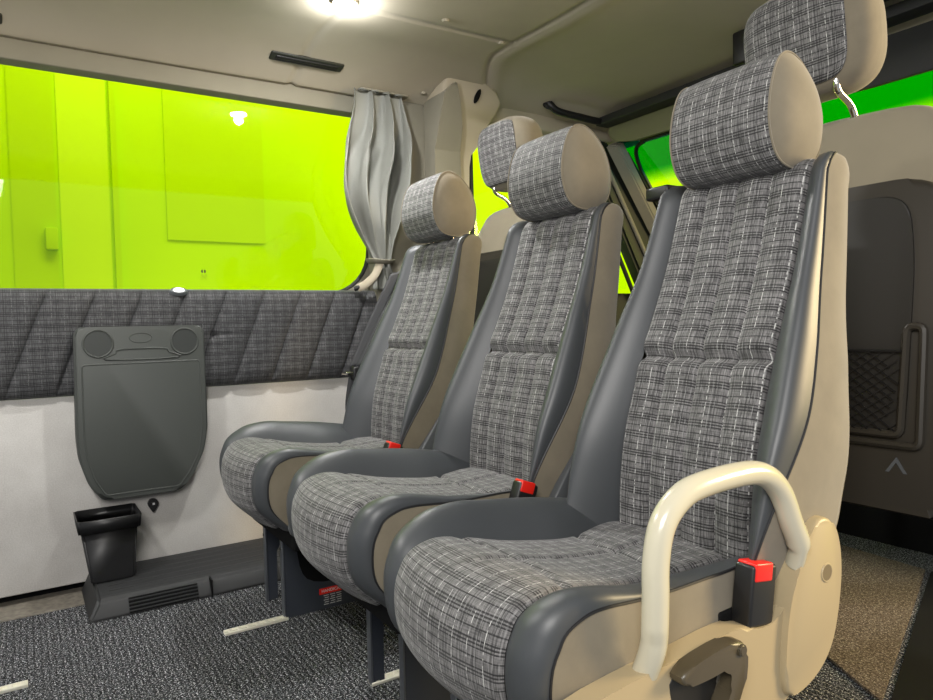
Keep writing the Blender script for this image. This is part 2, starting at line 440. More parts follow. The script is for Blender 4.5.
tag(pd, 'padded dark tartan panel with slanted tufting running along the wall below the window', 'wall padding')
o = cyl('button', (-2.521, 0.565, 0.825), (1, 0, 0), 0.006, 0.008, 'black', pd, 16, bev=0.002)
# outer dark strip hiding panel base
# small reading light in pad
lt = empty('courtesy_light', (-2.54, 0.458, 0.975), 'small oval white courtesy light set in the top of the tartan wall panel', 'light')
def b_ell(bm, c, ry, rx, h, seg=32):
    r = bmesh.ops.create_cone(bm, cap_ends=True, segments=seg, radius1=1, radius2=0.85, depth=h, matrix=Matrix.Identity(4))
    for v in r['verts']: v.co = Vector((c[0] + v.co.x * rx, c[1] + v.co.y * ry, c[2] + v.co.z))
def tilt_disc(name, ry, rx, h, off, mat):
    bm = bmesh.new(); b_ell(bm, (0, 0, off), ry, rx, h)
    Mx = Matrix.Translation((-2.524, 0.458, 0.977)) @ Matrix.Rotation(math.radians(42), 4, 'Y')
    for v in bm.verts: v.co = Mx @ v.co
    frombm(name, bm, mat, lt)
tilt_disc('bezel', 0.031, 0.019, 0.010, 0.0, 'grey_plastic'); tilt_disc('lens', 0.019, 0.011, 0.004, 0.006, 'led_dim')
# B pillar cover
PIL = empty('pillar_cover', (-2.48, 1.55, 0.0), 'beige moulded pillar cover with a black belt slot between curtain and front cab window', 'pillar trim')
def leanin(bm):
    for zc in (1.55, 1.62, 1.69, 1.76): bmesh.ops.bisect_plane(bm, geom=list(bm.verts) + list(bm.edges) + list(bm.faces), plane_co=(0, 0, zc), plane_no=(0, 0, 1))
    for v in bm.verts:
        if v.co.z > 1.55: v.co.x += (v.co.z - 1.55) * 0.42
pil = [(1.437, 0.5), (1.437, 1.55), (1.437, 1.74), (1.432, 1.79), (1.45, 1.828), (1.50, 1.842), (1.60, 1.828), (1.69, 1.80), (1.725, 1.76), (1.71, 1.71), (1.67, 1.66), (1.635, 1.60), (1.62, 1.55), (1.61, 1.50), (1.60, 1.2), (1.60, 0.5)]
bm = bmesh.new(); b_prism(bm, pil, 'x', -2.58, -2.435, 0.016, 4); leanin(bm); frombm('cover_panel', bm, 'trim_beige', PIL)
bm = bmesh.new(); b_prism(bm, round_poly([(1.433, 0.5), (1.433, 1.55), (1.433, 1.76), (1.480, 1.80), (1.515, 1.73), (1.545, 1.64), (1.555, 1.55), (1.560, 1.30), (1.555, 0.5)], 0.006), 'x', -2.578, -2.418, 0.012, 4); leanin(bm); frombm('raised_panel', bm, 'trim_grey', PIL)
sl = [(1.595 + 0.011 * cos(t) + 0.012 * sin(t) * 0.5, 1.765 + 0.026 * sin(t)) for t in [i * pi / 10 for i in range(20)]]
bm = bmesh.new(); b_prism(bm, sl, 'x', -2.4355, -2.428, 0.001, 1); leanin(bm); frombm('belt_slot', bm, 'void', PIL)
# fillers: body metal behind pillar/door, cab door below window
bm = bmesh.new(); b_box(bm, (-2.62, 1.42, 0.0), (-2.57, 2.9, 0.98)); b_box(bm, (-2.62, 1.42, 0.98), (-2.57, 1.66, 1.80)); struct(frombm('wall_cab_left', bm, 'cab_trim', smooth=False))
bm = bmesh.new(); b_box(bm, (-2.60, 1.64, 1.705), (-2.44, 2.45, 1.80), 0.012); struct(frombm('trim_5', bm, 'trim_beige'))
# dark seal around the cab side window + pane
cw = [(1.66, 1.00), (1.66, 1.695), (2.27, 1.695), (2.62, 1.05), (2.62, 1.0)]
win2 = prism('window_2', cw, 'x', -2.532, -2.526, 'glass', bev=0); struct(win2)
fr = tube('window_frame', [(-2.50, p[0], p[1]) for p in [(1.66, 1.00), (1.66, 1.692), (2.26, 1.692), (2.64, 0.98)]], 0.011, 'black', win2, seg=8)
# A pillar (leaning) : dark inner trim + beige edge
def slab(name, P4, d, mat, parent=None, bev=0.004):
    """quad with thickness vector d"""
    bm = bmesh.new(); A = [bm.verts.new(p) for p in P4]; B = [bm.verts.new(Vector(p) + Vector(d)) for p in P4]
    f1 = bm.faces.new(A); f2 = bm.faces.new(B[::-1])
    for i in range(4): bm.faces.new((A[i], B[i], B[(i + 1) % 4], A[(i + 1) % 4]))
    if bev: bmesh.ops.bevel(bm, geom=list(bm.edges), offset=bev, segments=2, affect='EDGES')
    return frombm(name, bm, mat, parent)
AP = empty('windscreen_pillar', (-2.42, 2.5, 0.9), 'dark sloping windscreen pillar with pale inner edge between side glass and windscreen', 'pillar trim')
slab('pillar_body', [(-2.44, 2.27, 1.71), (-2.44, 2.42, 1.71), (-2.44, 3.02, 0.95), (-2.44, 2.70, 0.95)], (-0.08, 0, 0), 'cab_trim', AP, 0.012)
slab('pale_edge', [(-2.405, 2.405, 1.69), (-2.355, 2.44, 1.69), (-2.38, 3.02, 0.95), (-2.43, 2.98, 0.95)], (-0.01, -0.03, -0.02), 'trim_grey', AP, 0.006)
tube('seal', [(-2.43, 2.335, 1.69), (-2.43, 2.80, 0.95)], 0.010, 'trim_grey', AP, 8)
# windscreen
WS0 = Vector((0, 2.47, 1.675)); WS1 = Vector((0, 3.08, 0.95))
def ws(x, t, off=0): p = WS0.lerp(WS1, t); n = Vector((0, 0.765, 0.644)); return Vector((x, p.y, p.z)) + n * off
o = slab('window_3', [ws(-2.42, -0.03), ws(-0.5, -0.03), ws(-0.5, 1), ws(-2.42, 1)], (0, 0.004, 0.004), 'wind', None, 0); struct(o)
slab('dark_border', [ws(-2.46, 0.0, -0.012), ws(-2.362, 0.03, -0.012), ws(-2.368, 1, -0.012), ws(-2.46, 1, -0.012)], (0, -0.004, -0.004), 'black', AP, 0)
P = [ws(-2.365, 0.99), ws(-2.362, 0.25), ws(-2.355, 0.12), ws(-2.325, 0.035), ws(-2.26, 0.005), ws(-2.1, -0.005), ws(-0.6, -0.005)]
tube('windscreen_seal', catmull(P, 6), 0.010, 'black', o, 8)
# header above the windscreen, lower scuttle wall
bm = bmesh.new(); b_prism(bm, [(2.36, 1.80), (2.47, 1.69), (2.55, 1.69), (2.55, 1.80)], 'x', -2.56, -0.45, 0.004); struct(frombm('trim_6', bm, 'trim_beige'))
bm = bmesh.new(); b_box(bm, (-2.6, 2.62, 0.0), (-0.4, 2.68, 0.5)); b_prism(bm, [(2.68, 0.45), (2.68, 0.80), (3.12, 0.95), (3.12, 0.45)], 'x', -2.6, -0.4); struct(frombm('wall_front', bm, 'void', smooth=False))
# roof side rail on the open door side (outside frame but closes the roof)
bm = bmesh.new(); b_box(bm, (-0.44, -1.6, 1.74), (-0.36, 2.5, 1.86), 0.02); struct(frombm('trim_7', bm, 'trim_beige'))

# hall outside, seen through the glass
bm = bmesh.new(); b_box(bm, (-4.75, -4, -0.6), (-4.7, 7.5, 5.2)); o = frombm('wall_hall_left', bm, 'lime', smooth=False); struct(o)
bm = bmesh.new(); b_box(bm, (-4.7, 6.2, -0.6), (3.5, 6.25, 5.2)); o = frombm('wall_hall_front', bm, 'yellow', smooth=False); struct(o)
def hall(name, y0, y1, z0, z1, mat, label, d=0.008):  # boards, post and box stand in for reflections in the side window
    o = box(name, (-4.699, y0, z0), (-4.70 + d, y1, z1), mat, None, 0.0); return tag(o, label, 'reflection panel')
hall('reflection_board', -0.02, 0.20, 1.0, 3.2, 'lime_deep', 'deeper lime upright reflection built as a board, at the left edge of the window view')
hall('reflection_board', 0.22, 0.48, 1.0, 2.6, 'lime_pale', 'pale lime upright reflection built as a board, just right of the darker left one')
hall('reflection_board', 0.80, 1.42, 1.42, 2.7, 'lime_deep', 'wide lime reflection built as a board behind the middle of the window', 0.012)
hall('reflection_post', 0.497, 0.53, 0.9, 3.0, 'lime_deep', 'slim lime reflection built as a post outside, left part of the window', 0.025)
bpy.data.objects['reflection_post']['category'] = 'post'
o = box('reflection_box', (-4.69, 0.137, 1.33), (-4.64, 0.20, 1.455), 'lime_deep'); tag(o, 'little lime reflection built as a box, low in the window near its left edge', 'box')

# ================================================================== ROW SEATS
def fcap(s):
    """s in 0..1 -> (t, cap) cap angle for rounding at top"""
    return s
BP = [(0.0, 0.925, 0.455), (0.12, 0.927, 0.530), (0.26, 0.938, 0.620), (0.42, 0.966, 0.715), (0.58, 1.004, 0.815), (0.78, 1.054, 0.935), (1.0, 1.100, 1.080)]
BW = [(0.0, 0.190), (0.15, 0.205), (0.35, 0.214), (0.55, 0.202), (0.75, 0.184), (1.0, 0.170)]
BB = [(0.0, 0.046), (0.2, 0.050), (0.35, 0.044), (0.6, 0.030), (1.0, 0.014)]
BE = [(0.0, 0.082), (0.12, 0.055), (0.28, 0.010), (0.45, -0.012), (0.7, -0.008), (1.0, 0.004)]
BT = [(0.0, 0.165), (0.15, 0.165), (0.3, 0.160), (0.5, 0.140), (0.75, 0.110), (1.0, 0.088)]
BWF = [(0.0, 0.142), (0.4, 0.138), (1.0, 0.132)]
def back_pt(s, x, d):
    """s 0..1 plus cap; d=0 front fabric level, negative = towards the rear"""
    SC = 0.93
    if s <= SC: b = s / SC * 0.985; c = 1.0; cap = 0.0
    else:
        b = 0.985; cap = (s - SC) / (1 - SC) * pi / 2; c = cos(cap)
    y, z = lerp(BP, b); T = lerp(BT, b)[0]
    y2, z2 = lerp(BP, max(b - 0.02, 0)); y3, z3 = lerp(BP, min(b + 0.02, 1))
    t = Vector((0, y3 - y2, z3 - z2)).normalized(); n = Vector((0, -t.z, t.y))
    mid = Vector((0, y, z)) - n * (T / 2)
    r = 0.05
    dd = (d + T / 2) * (0.25 + 0.75 * c) - (T * 0.10) * (1 - c)
    xs = x * (1 - 0.10 * (1 - c) ** 1.5)
    p = mid + n * dd + t * (r * sin(cap)) 
    return Vector((xs, p.y, p.z))
def b_of(s): return min(s / 0.93, 1) * 0.985
def centre_back(a, s):
    x = (2 * a - 1); W = lerp(BWF, b_of(s))[0]
    ch = (a * 4) % 1.0; k = min(ch, 1 - ch)
    d = 0.010 * min(1, max(0, sin(pi * ch)) ** 0.5) - 0.006
    d -= 0.007 * exp(-(k / 0.028) ** 2)
    zz = abs(b_of(s) - 0.515); d -= 0.013 * exp(-(zz / 0.014) ** 2); d += 0.003 * exp(-((zz - 0.04) / 0.03) ** 2)
    d -= 0.008 * (1 - min(1, abs(1 - abs(x)) / 0.08)) ** 2
    d -= 0.010 * x * x * 0 + 0.008 * (1 - x * x) * (1 if b_of(s) < 0.5 else 1 - (b_of(s) - 0.5) * 2) * 0.6
    return back_pt(s, x * W, d)
def bolster_back(sg):
    def f(a, s):
        b = b_of(s); W0 = lerp(BWF, b)[0]; W1 = lerp(BW, b)[0]; B = lerp(BB, b)[0]
        x = W0 + (W1 - W0) * max(0, sin(a * pi / 2)) ** 0.85
        E = lerp(BE, b)[0]
        d = -0.012 * (1 - a) ** 6 + B * max(0, sin(pi * a)) ** 0.75 + E * a ** 2.2
        return back_pt(s, sg * x, d)
    return f
def side_back(sg):
    def f(a, s):
        b = b_of(s); W1 = lerp(BW, b)[0]; T = lerp(BT, b)[0]; B = lerp(BB, b)[0]
        d0 = lerp(BE, b)[0]
        # a 0..0.6 side, 0.6..1 rear to centre
        if a < 0.7:
            q = a / 0.7; d = d0 + (-T + 0.02 - d0) * q; x = W1 + 0.006 * sin(pi * q) - 0.004 * (q) 
        else:
            q = (a - 0.7) / 0.3; d = -T + 0.02 - 0.02 * sin(q * pi / 2); x = (W1 - 0.004) * max(0, 1 - q) ** 0.6
        return back_pt(s, sg * x, d)
    return f
# cushion path (front/top line)
CP = [(0.0, 1.00, 0.460), (0.18, 0.90, 0.460), (0.34, 0.80, 0.456), (0.50, 0.68, 0.470), (0.62, 0.58, 0.492), (0.70, 0.525, 0.496), (0.77, 0.478, 0.478), (0.84, 0.455, 0.430), (0.92, 0.465, 0.355), (1.0, 0.525, 0.290)]
CW = [(0.0, 0.190), (0.2, 0.200), (0.45, 0.208), (0.7, 0.208), (0.8, 0.206), (1.0, 0.195)]
CWF = [(0.0, 0.130), (0.2, 0.124), (0.34, 0.110), (0.45, 0.122), (0.6, 0.138), (0.75, 0.144), (1.0, 0.140)]
CB = [(0.0, 0.004), (0.15, 0.026), (0.35, 0.052), (0.55, 0.052), (0.65, 0.036), (0.75, 0.018), (0.9, 0.008), (1.0, 0.0)]
CBR = [(0.0, 0.004), (0.15, 0.010), (0.4, 0.015), (0.6, 0.015), (0.75, 0.012), (0.9, 0.008), (1.0, 0.0)]
CE = [(0.0, 0.01), (0.34, 0.024), (0.5, 0.012), (0.6, -0.002), (0.72, -0.014), (0.85, -0.012), (1.0, -0.01)]
def cush_pt(s, x, d):
    y, z = lerp(CP, s); y2, z2 = lerp(CP, max(s - 0.02, 0)); y3, z3 = lerp(CP, min(s + 0.02, 1))
    t = Vector((0, y3 - y2, z3 - z2)).normalized(); n = Vector((0, t.z, -t.y))
    if n.z < 0 and s < 0.6: n = -n
    p = Vector((x, y, z)) + n * d
    k = min(1, max(0, (s - 0.55) / 0.25)); p.y += k * 0.9 * x * x
    return p
def centre_cush(a, s):
    x = 2 * a - 1; W = lerp(CWF, s)[0]
    d = 0.004 * (1 - x * x)
    d -= 0.007 * exp(-((abs(x)) / 0.03) ** 2) * (1 if s < 0.62 else max(0, 1 - (s - 0.62) / 0.1))
    for c in (0.33, 0.585): d -= 0.007 * exp(-((s - c - 0.03 * x * x * (1 if c > .5 else -1)) / 0.010) ** 2)
    d -= 0.007 * (1 - min(1, abs(1 - abs(x)) / 0.07)) ** 2
    return cush_pt(s, x * W, d)
def bol_cush(sg):
    def f(a, s):
        W0 = lerp(CWF, s)[0]; W1 = lerp(CW, s)[0]; B = lerp(CB if sg < 0 else CBR, s)[0]
        x = W0 + (W1 - W0) * sin(a * pi / 2)
        d = -0.008 * (1 - a) ** 6 + B * max(0, sin(pi * a)) ** 0.8 + lerp(CE, s)[0] * a ** 2.5
        return cush_pt(s, sg * x, d)
    return f
def edge_d(s): return lerp(CE, s)[0]
def side_cush(sg):
    def f(a, s):
        e = cush_pt(s, sg * lerp(CW, s)[0], edge_d(s))
        y = 1.0 - 0.40 * s / 0.7 if s < 0.7 else 0.60 - 0.03 * (s - 0.7) / 0.3
        i = Vector((sg * (lerp(CW, s)[0] - 0.006), min(y, 1.0), 0.285 if s < 0.75 else 0.285))
        p = e.lerp(i, a); p.x += sg * 0.008 * sin(pi * a); return p
    return f
def headrest(parent, W, prof, mf='plaid', ms='suede', capfrac=0.80):
    P = [Vector((0, p[0], p[1])) for p in prof]; P = catmull(P, 10, True); n = len(P)
    cy = sum(p.y for p in P) / n; cz = sum(p.z for p in P) / n
    L = [0]
    for i in range(n): L.append(L[-1] + (P[(i + 1) % n] - P[i]).length)
    def scale(x):  # slight barrel + rounding at ends
        return 1.0 - 0.035 * (x) ** 4
    h = empty_mesh = None
    body = grid('headrest_cover', lambda a, b: Vector(((2 * a - 1) * W + 0.010 * 0, cy + (P[int(round(b * n)) % n].y - cy) * scale(2 * a - 1), cz + (P[int(round(b * n)) % n].z - cz) * scale(2 * a - 1))), 24, n, mf, parent,
                uv=lambda a, b: ((2 * a - 1) * W, L[min(int(round(b * n)), n)]))
    for sg in (-1, 1):
        def cp(a, b, sg=sg):
            r = 1 - a; p = P[int(round(b * n)) % n]
            sc = 0.965 * r
            bul = 0.026 * (1 - r ** 3.2)
            return Vector((sg * (W + bul), cy + (p.y - cy) * sc, cz + (p.z - cz) * sc))
        grid('side_pad', cp, 12, n, ms, parent)
        tube('seam', [Vector((sg * (W + 0.0005), cy + (p.y - cy) * 0.970, cz + (p.z - cz) * 0.970)) for p in P], 0.0018, ms, body, 6, closed=True)
    return body

def belt_buckle(parent, x, y, z, name='buckle', tilt=0.25, s=1.0):
    bm = bmesh.new(); b_box(bm, (-0.014 * s, -0.024 * s, -0.075 * s), (0.014 * s, 0.024 * s, 0.0), 0.005)
    R = Matrix.Translation((x, y, z)) @ Matrix.Rotation(tilt, 4, 'X')
    for v in bm.verts: v.co = R @ v.co
    o = frombm(name, bm, 'black', parent)
    bm = bmesh.new(); b_box(bm, (-0.012 * s, -0.021 * s, -0.020 * s), (0.0150 * s, 0.014 * s, 0.0035), 0.003)
    for v in bm.verts: v.co = R @ v.co
    frombm('release_button', bm, 'red', o)
    return o

def row_seat(name, near=False):
    r = empty(name, (0, 0.75, 0))
    NB = 150
    Ls = [0]
    for i in range(NB): Ls.append(Ls[-1] + (back_pt(i / NB, 0, 0) - back_pt((i + 1) / NB, 0, 0)).length)
    def uvb(a, b): return ((2 * a - 1) * 0.128 + 0.3, Ls[int(round(b * NB))])
    grid('backrest_panel', centre_back, 96, NB, 'plaid', r, uv=uvb)
    for sg in (-1, 1):
        bl = grid('backrest_bolster', bolster_back(sg), 16, 90, 'leather', r)
        sd = grid('backrest_side', side_back(sg), 30, 90, 'suede', r)
        tube('piping', [side_back(sg)(0.0, i / 60) for i in range(61)], 0.0022, 'piping', bl, 6)
    NC = 130
    Lc = [0]
    for i in range(NC): Lc.append(Lc[-1] + (cush_pt(i / NC, 0, 0) - cush_pt((i + 1) / NC, 0, 0)).length)
    grid('cushion_panel', centre_cush, 64, NC, 'plaid', r, uv=lambda a, b: ((2 * a - 1) * 0.15 + 0.9, Lc[int(round(b * NC))] + 1.3))
    for sg in (-1, 1):
        bl = grid('cushion_bolster', bol_cush(sg), 16, 100, 'leather', r)
        grid('cushion_side', side_cush(sg), 12, 100, 'suede', r)
        tube('piping', [side_cush(sg)(0.0, i / 60) for i in range(61)], 0.0022, 'piping', bl, 6)
    box('seat_pan', (-0.19, 0.56, 0.265), (0.19, 0.99, 0.33), 'void', r, 0.01)
    prof = [(1.052, 1.108), (1.036, 1.160), (1.044, 1.220), (1.066, 1.266), (1.098, 1.281), (1.138, 1.266), (1.176, 1.224), (1.193, 1.168), (1.180, 1.112), (1.136, 1.086), (1.085, 1.086)]
    headrest(r, 0.101, prof)
    for sg in (-1, 1): cyl('headrest_post', (sg * 0.06, 1.13, 1.10), (0, 0.1, 1), 0.006, 0.05, 'chrome', r, 12)
    # recliner knuckle & plastics
    if not near:
        pr = smooth_poly([(0.53, 0.36), (0.55, 0.305), (0.70, 0.285), (0.95, 0.30), (1.02, 0.33), (1.03, 0.42), (1.00, 0.475), (0.95, 0.50), (0.90, 0.43), (0.80, 0.375), (0.62, 0.385)], 2)
        bm = bmesh.new(); b_prism(bm, pr, 'x', 0.212, 0.242, 0.010, 3); o = frombm('side_shield', bm, 'grey_plastic', r)
        cyl('bolt', (0.2435, 0.69, 0.325), (1, 0, 0), 0.006, 0.006, 'chrome', o, 12)
        bm = bmesh.new(); b_prism(bm, [(0.86, 0.42), (0.93, 0.40), (1.06, 0.60), (1.00, 0.615)], 'x', 0.215, 0.238, 0.006); frombm('recliner_arm', bm, 'grey_plastic', r)
    # pedestal of folded steel plates
    for (px, wdt) in ((-0.20, 0.006), (-0.035, 0.006)):
        out = [(0.607, 0.0), (0.607, 0.262), (0.98, 0.262), (0.98, 0.0), (0.90, 0.0), (0.90, 0.06), (0.86, 0.075), (0.72, 0.075), (0.69, 0.11), (0.69, 0.19), (0.665, 0.215), (0.64, 0.19)] if px > -0.1 else \
              [(0.607, 0.0), (0.607, 0.262), (0.98, 0.262), (0.98, 0.0), (0.90, 0.0), (0.88, 0.16), (0.70, 0.17), (0.66, 0.19), (0.637, 0.15), (0.637, 0.0)]
        if px > -0.1: out = [(0.607, 0.0), (0.607, 0.262), (0.98, 0.262), (0.98, 0.0)]
        o = prism('pedestal_plate', out, 'x', px, px + wdt, 'steel_dark', r, 0.001, 1)
        # returned front flange with a slot
        bm = bmesh.new(); b_box(bm, (px - 0.012, 0.602, 0.0), (px + 0.008, 0.607, 0.262), 0.001, 1); frombm('flange', bm, 'steel_edge', o)
        cyl('bolt', (px - 0.003, 0.600, 0.205), (0, 1, 0), 0.005, 0.004, 'chrome', o, 10)
        cyl('bolt', (px - 0.022, 0.63, 0.008), (0, 0, 1), 0.008, 0.010, 'chrome', o, 10)
    box('cross_plate', (-0.20, 0.86, 0.20), (-0.03, 0.866, 0.265), 'steel_dark', r, 0.001, 1)
    return r

seat_far = row_seat('van_seat')
# warning label on its inner pedestal plate + dark opening
lab = box('warning_label', (-0.029, 0.755, 0.052), (-0.0282, 0.838, 0.070), 'red', seat_far, 0)
def text(name, body, mat, parent, size, mtx, ext=0.0003, aspect=1.0):
    cu = bpy.data.curves.new(name, 'FONT'); cu.body = body; cu.size = size; cu.extrude = ext; cu.align_x = 'CENTER'; cu.align_y = 'CENTER'
    t = bpy.data.objects.new(name + '_tmp', cu); COL.objects.link(t)
    dg = bpy.context.evaluated_depsgraph_get(); me = bpy.data.meshes.new_from_object(t.evaluated_get(dg))
    bpy.data.objects.remove(t)
    me.transform(mtx @ Matrix.Diagonal((aspect, 1, 1, 1)))
    return link(name, me, mat, parent, smooth=False)
RX = Matrix.Rotation(pi / 2, 4, 'Z') @ Matrix.Rotation(pi / 2, 4, 'X')
text('label_text', 'HANDICARE', 'white_mark', lab, 0.0125, Matrix.Translation((-0.0278, 0.797, 0.061)) @ RX)
bm = bmesh.new()
for k in range(5):
    for q in range(3):
        y0 = 0.768 + q * 0.020 + (k % 2) * 0.003; b_box(bm, (-0.029, y0, 0.046 - k * 0.0066), (-0.0283, y0 + 0.016 - (k % 2) * 0.003, 0.0475 - k * 0.0066))
frombm('label_small_print', bm, 'white_mark', seat_far, smooth=False)
# opening in that plate: flat black sheet stands in for the shade inside
o = prism('pedestal_opening_shade', smooth_poly([(0.655, 0.13), (0.68, 0.095), (0.74, 0.080), (0.96, 0.085), (0.96, 0.25), (0.645, 0.25), (0.645, 0.20)], 1), 'x', -0.0290, -0.0283, 'void', seat_far, 0)

def belt(parent, loopz=0.66):
    """shoulder belt on the left of a seat"""
    pass

def copy_tree(o, parent=None):
    c = o.copy(); COL.objects.link(c)
    if parent: c.parent = parent
    for ch in list(o.children): copy_tree(ch, c)
    return c
BUCK = belt_buckle(seat_far, 0.230, 0.835, 0.520, tilt=-0.35)
box('buckle_stalk', (0.224, 0.85, 0.38), (0.238, 0.878, 0.46), 'black_soft', seat_far, 0.003)
seat_mid = copy_tree(seat_far)
for ch in list(seat_mid.children):
    if ch.name.startswith(('warning_label', 'label_small_print', 'pedestal_opening_shade')):
        for g in list(ch.children): bpy.data.objects.remove(g)
        bpy.data.objects.remove(ch)
seat_far.location = (-1.895, 0.75, 0); seat_mid.location = (-1.315, 0.75, 0)
for st in (seat_far, seat_mid):
    for ch in st.children:
        if ch.name.startswith('cushion'): ch.location.z += 0.024
for ch in seat_far.children:
    if ch.name.startswith(('warning_label', 'label_small')): ch.location.y -= 0.045; ch.location.z -= 0.006
for st, dp in ((seat_far, -0.014), (seat_mid, 0.054)):
    for ch in st.children:
        if ch.name.startswith(('pedestal', 'cross', 'warning', 'label', 'front_brace')):
            ch.location.x += dp
            if st == seat_mid: ch.location.y += 0.05
tag(seat_far, 'furthest tartan and leather van seat of the row, next to the tray table wall', 'seat', 'row of rear-facing van seats')
tag(seat_mid, 'middle van seat of the row, tartan panels with black leather bolsters, between its two neighbours', 'seat', 'row of rear-facing van seats')

seat_near = row_seat('van_seat', near=True)
tag(seat_near, 'nearest tartan van seat, with beige side shield, recline lever and cream grab handle', 'seat', 'row of rear-facing van seats')
# near seat extras, in seat-local x (root will move to NX)
NX = -0.800
def lx(x): return x - NX
sh = [(0.40, 0.25), (0.42, 0.36), (0.50, 0.400), (0.60, 0.410), (0.66, 0.412), (0.80, 0.423), (0.845, 0.405), (0.885, 0.410), (0.915, 0.435), (0.940, 0.475), (0.945, 0.510), (0.968, 0.535), (0.995, 0.538), (1.016, 0.515), (1.028, 0.485), (1.028, 0.44), (1.018, 0.38), (1.002, 0.345), (0.97, 0.314), (0.92, 0.30), (0.88, 0.27), (0.80, 0.22), (0.62, 0.20), (0.48, 0.21)]
bm = bmesh.new(); b_prism(bm, smooth_poly(sh, 2), 'x', lx(-0.604), lx(-0.572), 0.006, 3)
side = frombm('side_shield', bm, 'beige_plastic', seat_near)
# raised hinge cover
hc = [(0.885, 0.30), (0.895, 0.42), (0.925, 0.478), (0.945, 0.515), (0.97, 0.540), (1.00, 0.540), (1.020, 0.520), (1.032, 0.485), (1.034, 0.44), (1.022, 0.38), (1.005, 0.34), (0.97, 0.31), (0.92, 0.295)]
bm = bmesh.new(); b_prism(bm, smooth_poly(hc, 2), 'x', lx(-0.60), lx(-0.562), 0.006, 3); hcov = frombm('hinge_cover', bm, 'beige_plastic', side)
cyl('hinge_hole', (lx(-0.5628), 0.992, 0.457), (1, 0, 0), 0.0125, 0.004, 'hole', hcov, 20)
bm = bmesh.new(); b_tube(bm, [(lx(-0.562), 0.992 + 0.0130 * cos(t), 0.457 + 0.0130 * sin(t)) for t in [i * pi / 10 for i in range(20)]], 0.0016, 8, True, True); frombm('hole_rim', bm, 'beige_plastic', hcov)
# lever recess with bronze lever
bm = bmesh.new(); b_prism(bm, smooth_poly([(0.655, 0.402), (0.775, 0.412), (0.785, 0.36), (0.75, 0.30), (0.69, 0.30), (0.66, 0.36)], 2), 'x', lx(-0.574), lx(-0.5712), 0.001); frombm('lever_recess', bm, 'shell_dark', side)
lev = bmesh.new()
b_prism(lev, smooth_poly([(0.655, 0.412), (0.765, 0.425), (0.785, 0.405), (0.775, 0.345), (0.735, 0.315), (0.725, 0.33), (0.752, 0.365), (0.752, 0.392), (0.70, 0.388), (0.655, 0.390)], 2), 'x', lx(-0.572), lx(-0.548), 0.005)
lv = frombm('recline_lever', lev, 'bronze', side)
cyl('lever_pin', (lx(-0.547), 0.768, 0.408), (1, 0, 0), 0.008, 0.006, 'bronze', lv, 16, bev=0.002)
# grab handle
HP = catmull([(-0.585, 0.628, 0.405), (-0.572, 0.630, 0.445), (-0.568, 0.630, 0.500), (-0.568, 0.632, 0.548), (-0.568, 0.644, 0.590), (-0.568, 0.674, 0.617), (-0.568, 0.715, 0.628), (-0.568, 0.800, 0.631), (-0.568, 0.850, 0.622), (-0.568, 0.886, 0.594), (-0.568, 0.912, 0.546), (-0.568, 0.930, 0.510), (-0.578, 0.935, 0.478)], 6)
HP = [Vector((lx(p.x), p.y, p.z)) for p in HP]
hd = tube('grab_handle', HP, lambda t: (0.0165, 0.0165) if 0.1 < t < 0.93 else (0.0165, 0.0125), 'cream', seat_near, 18)
BN = belt_buckle(seat_near, lx(-0.590), 0.862, 0.492, tilt=-0.15, s=1.15)
box('buckle_well', (lx(-0.625), 0.80, 0.36), (lx(-0.604), 0.95, 0.428), 'void', seat_near, 0.004)
seat_near.location = (NX, 0.75, 0)
for st, db, dc in ((seat_near, 0.014, -0.018), (seat_mid, 0.016, 0.012), (seat_far, 0.018, -0.022)):
    for ch in st.children:
        if ch.name.startswith(('backrest', 'headrest', 'side_pad')): ch.location.x += db
        if ch.name.startswith('cushion'): ch.location.x += dc
        if ch.name.startswith(('headrest', 'side_pad')): ch.location.z += {seat_near: 0.004, seat_mid: 0.014, seat_far: 0.022}[st]; ch.location.x += 0.004

# seat belts at the left edge of each seat: parts of their seat
def belt_part(seat, x, far=False):
    cx = seat.location.x; bm = None
    def st(path, wdt, wdir, par, nm='seat_belt'): 
        return strap(nm, [(p[0] - cx, p[1], p[2]) for p in path], wdt, 'strap', par, wdir=wdir)
    if far:
        a = st([(x - 0.02, 1.12, 1.03), (x - 0.015, 1.03, 0.87), (x - 0.005, 0.945, 0.705)], 0.045, (0.35, 1, 0.2), seat)
        st([(x + 0.015, 1.145, 1.02), (x + 0.012, 1.05, 0.87), (x + 0.005, 0.960, 0.705)], 0.040, (0.6, 1, 0.2), a, 'belt_fold')
        st([(x, 0.945, 0.69), (x + 0.002, 0.925, 0.58), (x + 0.004, 0.93, 0.47)], 0.045, (0.25, 1, 0), a, 'lap_webbing')
        st([(x - 0.012, 0.97, 0.69), (x - 0.012, 0.95, 0.58), (x - 0.01, 0.96, 0.47)], 0.040, (0.5, 1, 0), a, 'lap_webbing')
        q = ((x - 0.020, 0.900, 0.680), (x + 0.022, 0.965, 0.690), (x - 0.012, 0.925, 0.66), (x + 0.024, 0.975, 0.706))
    else:
        a = st([(x + 0.11, 1.175, 1.07), (x + 0.06, 1.13, 0.86), (x + 0.015, 1.04, 0.64), (x + 0.004, 0.965, 0.43)], 0.046, (0.9, 0.5, 0), seat)
        st([(x + 0.004, 0.975, 0.56), (x + 0.006, 0.955, 0.43)], 0.046, (1, 0.4, 0), a, 'lap_webbing')
        q = ((x - 0.024, 0.955, 0.552), (x - 0.012, 0.966, 0.568), (x - 0.018, 0.950, 0.555), (x + 0.028, 0.985, 0.60))
    q = [(p[0] - cx, p[1], p[2]) for p in q]
    box('belt_tongue', q[0], q[1], 'chrome', a, 0.003); box('tongue_grip', q[2], q[3], 'black', a, 0.006)
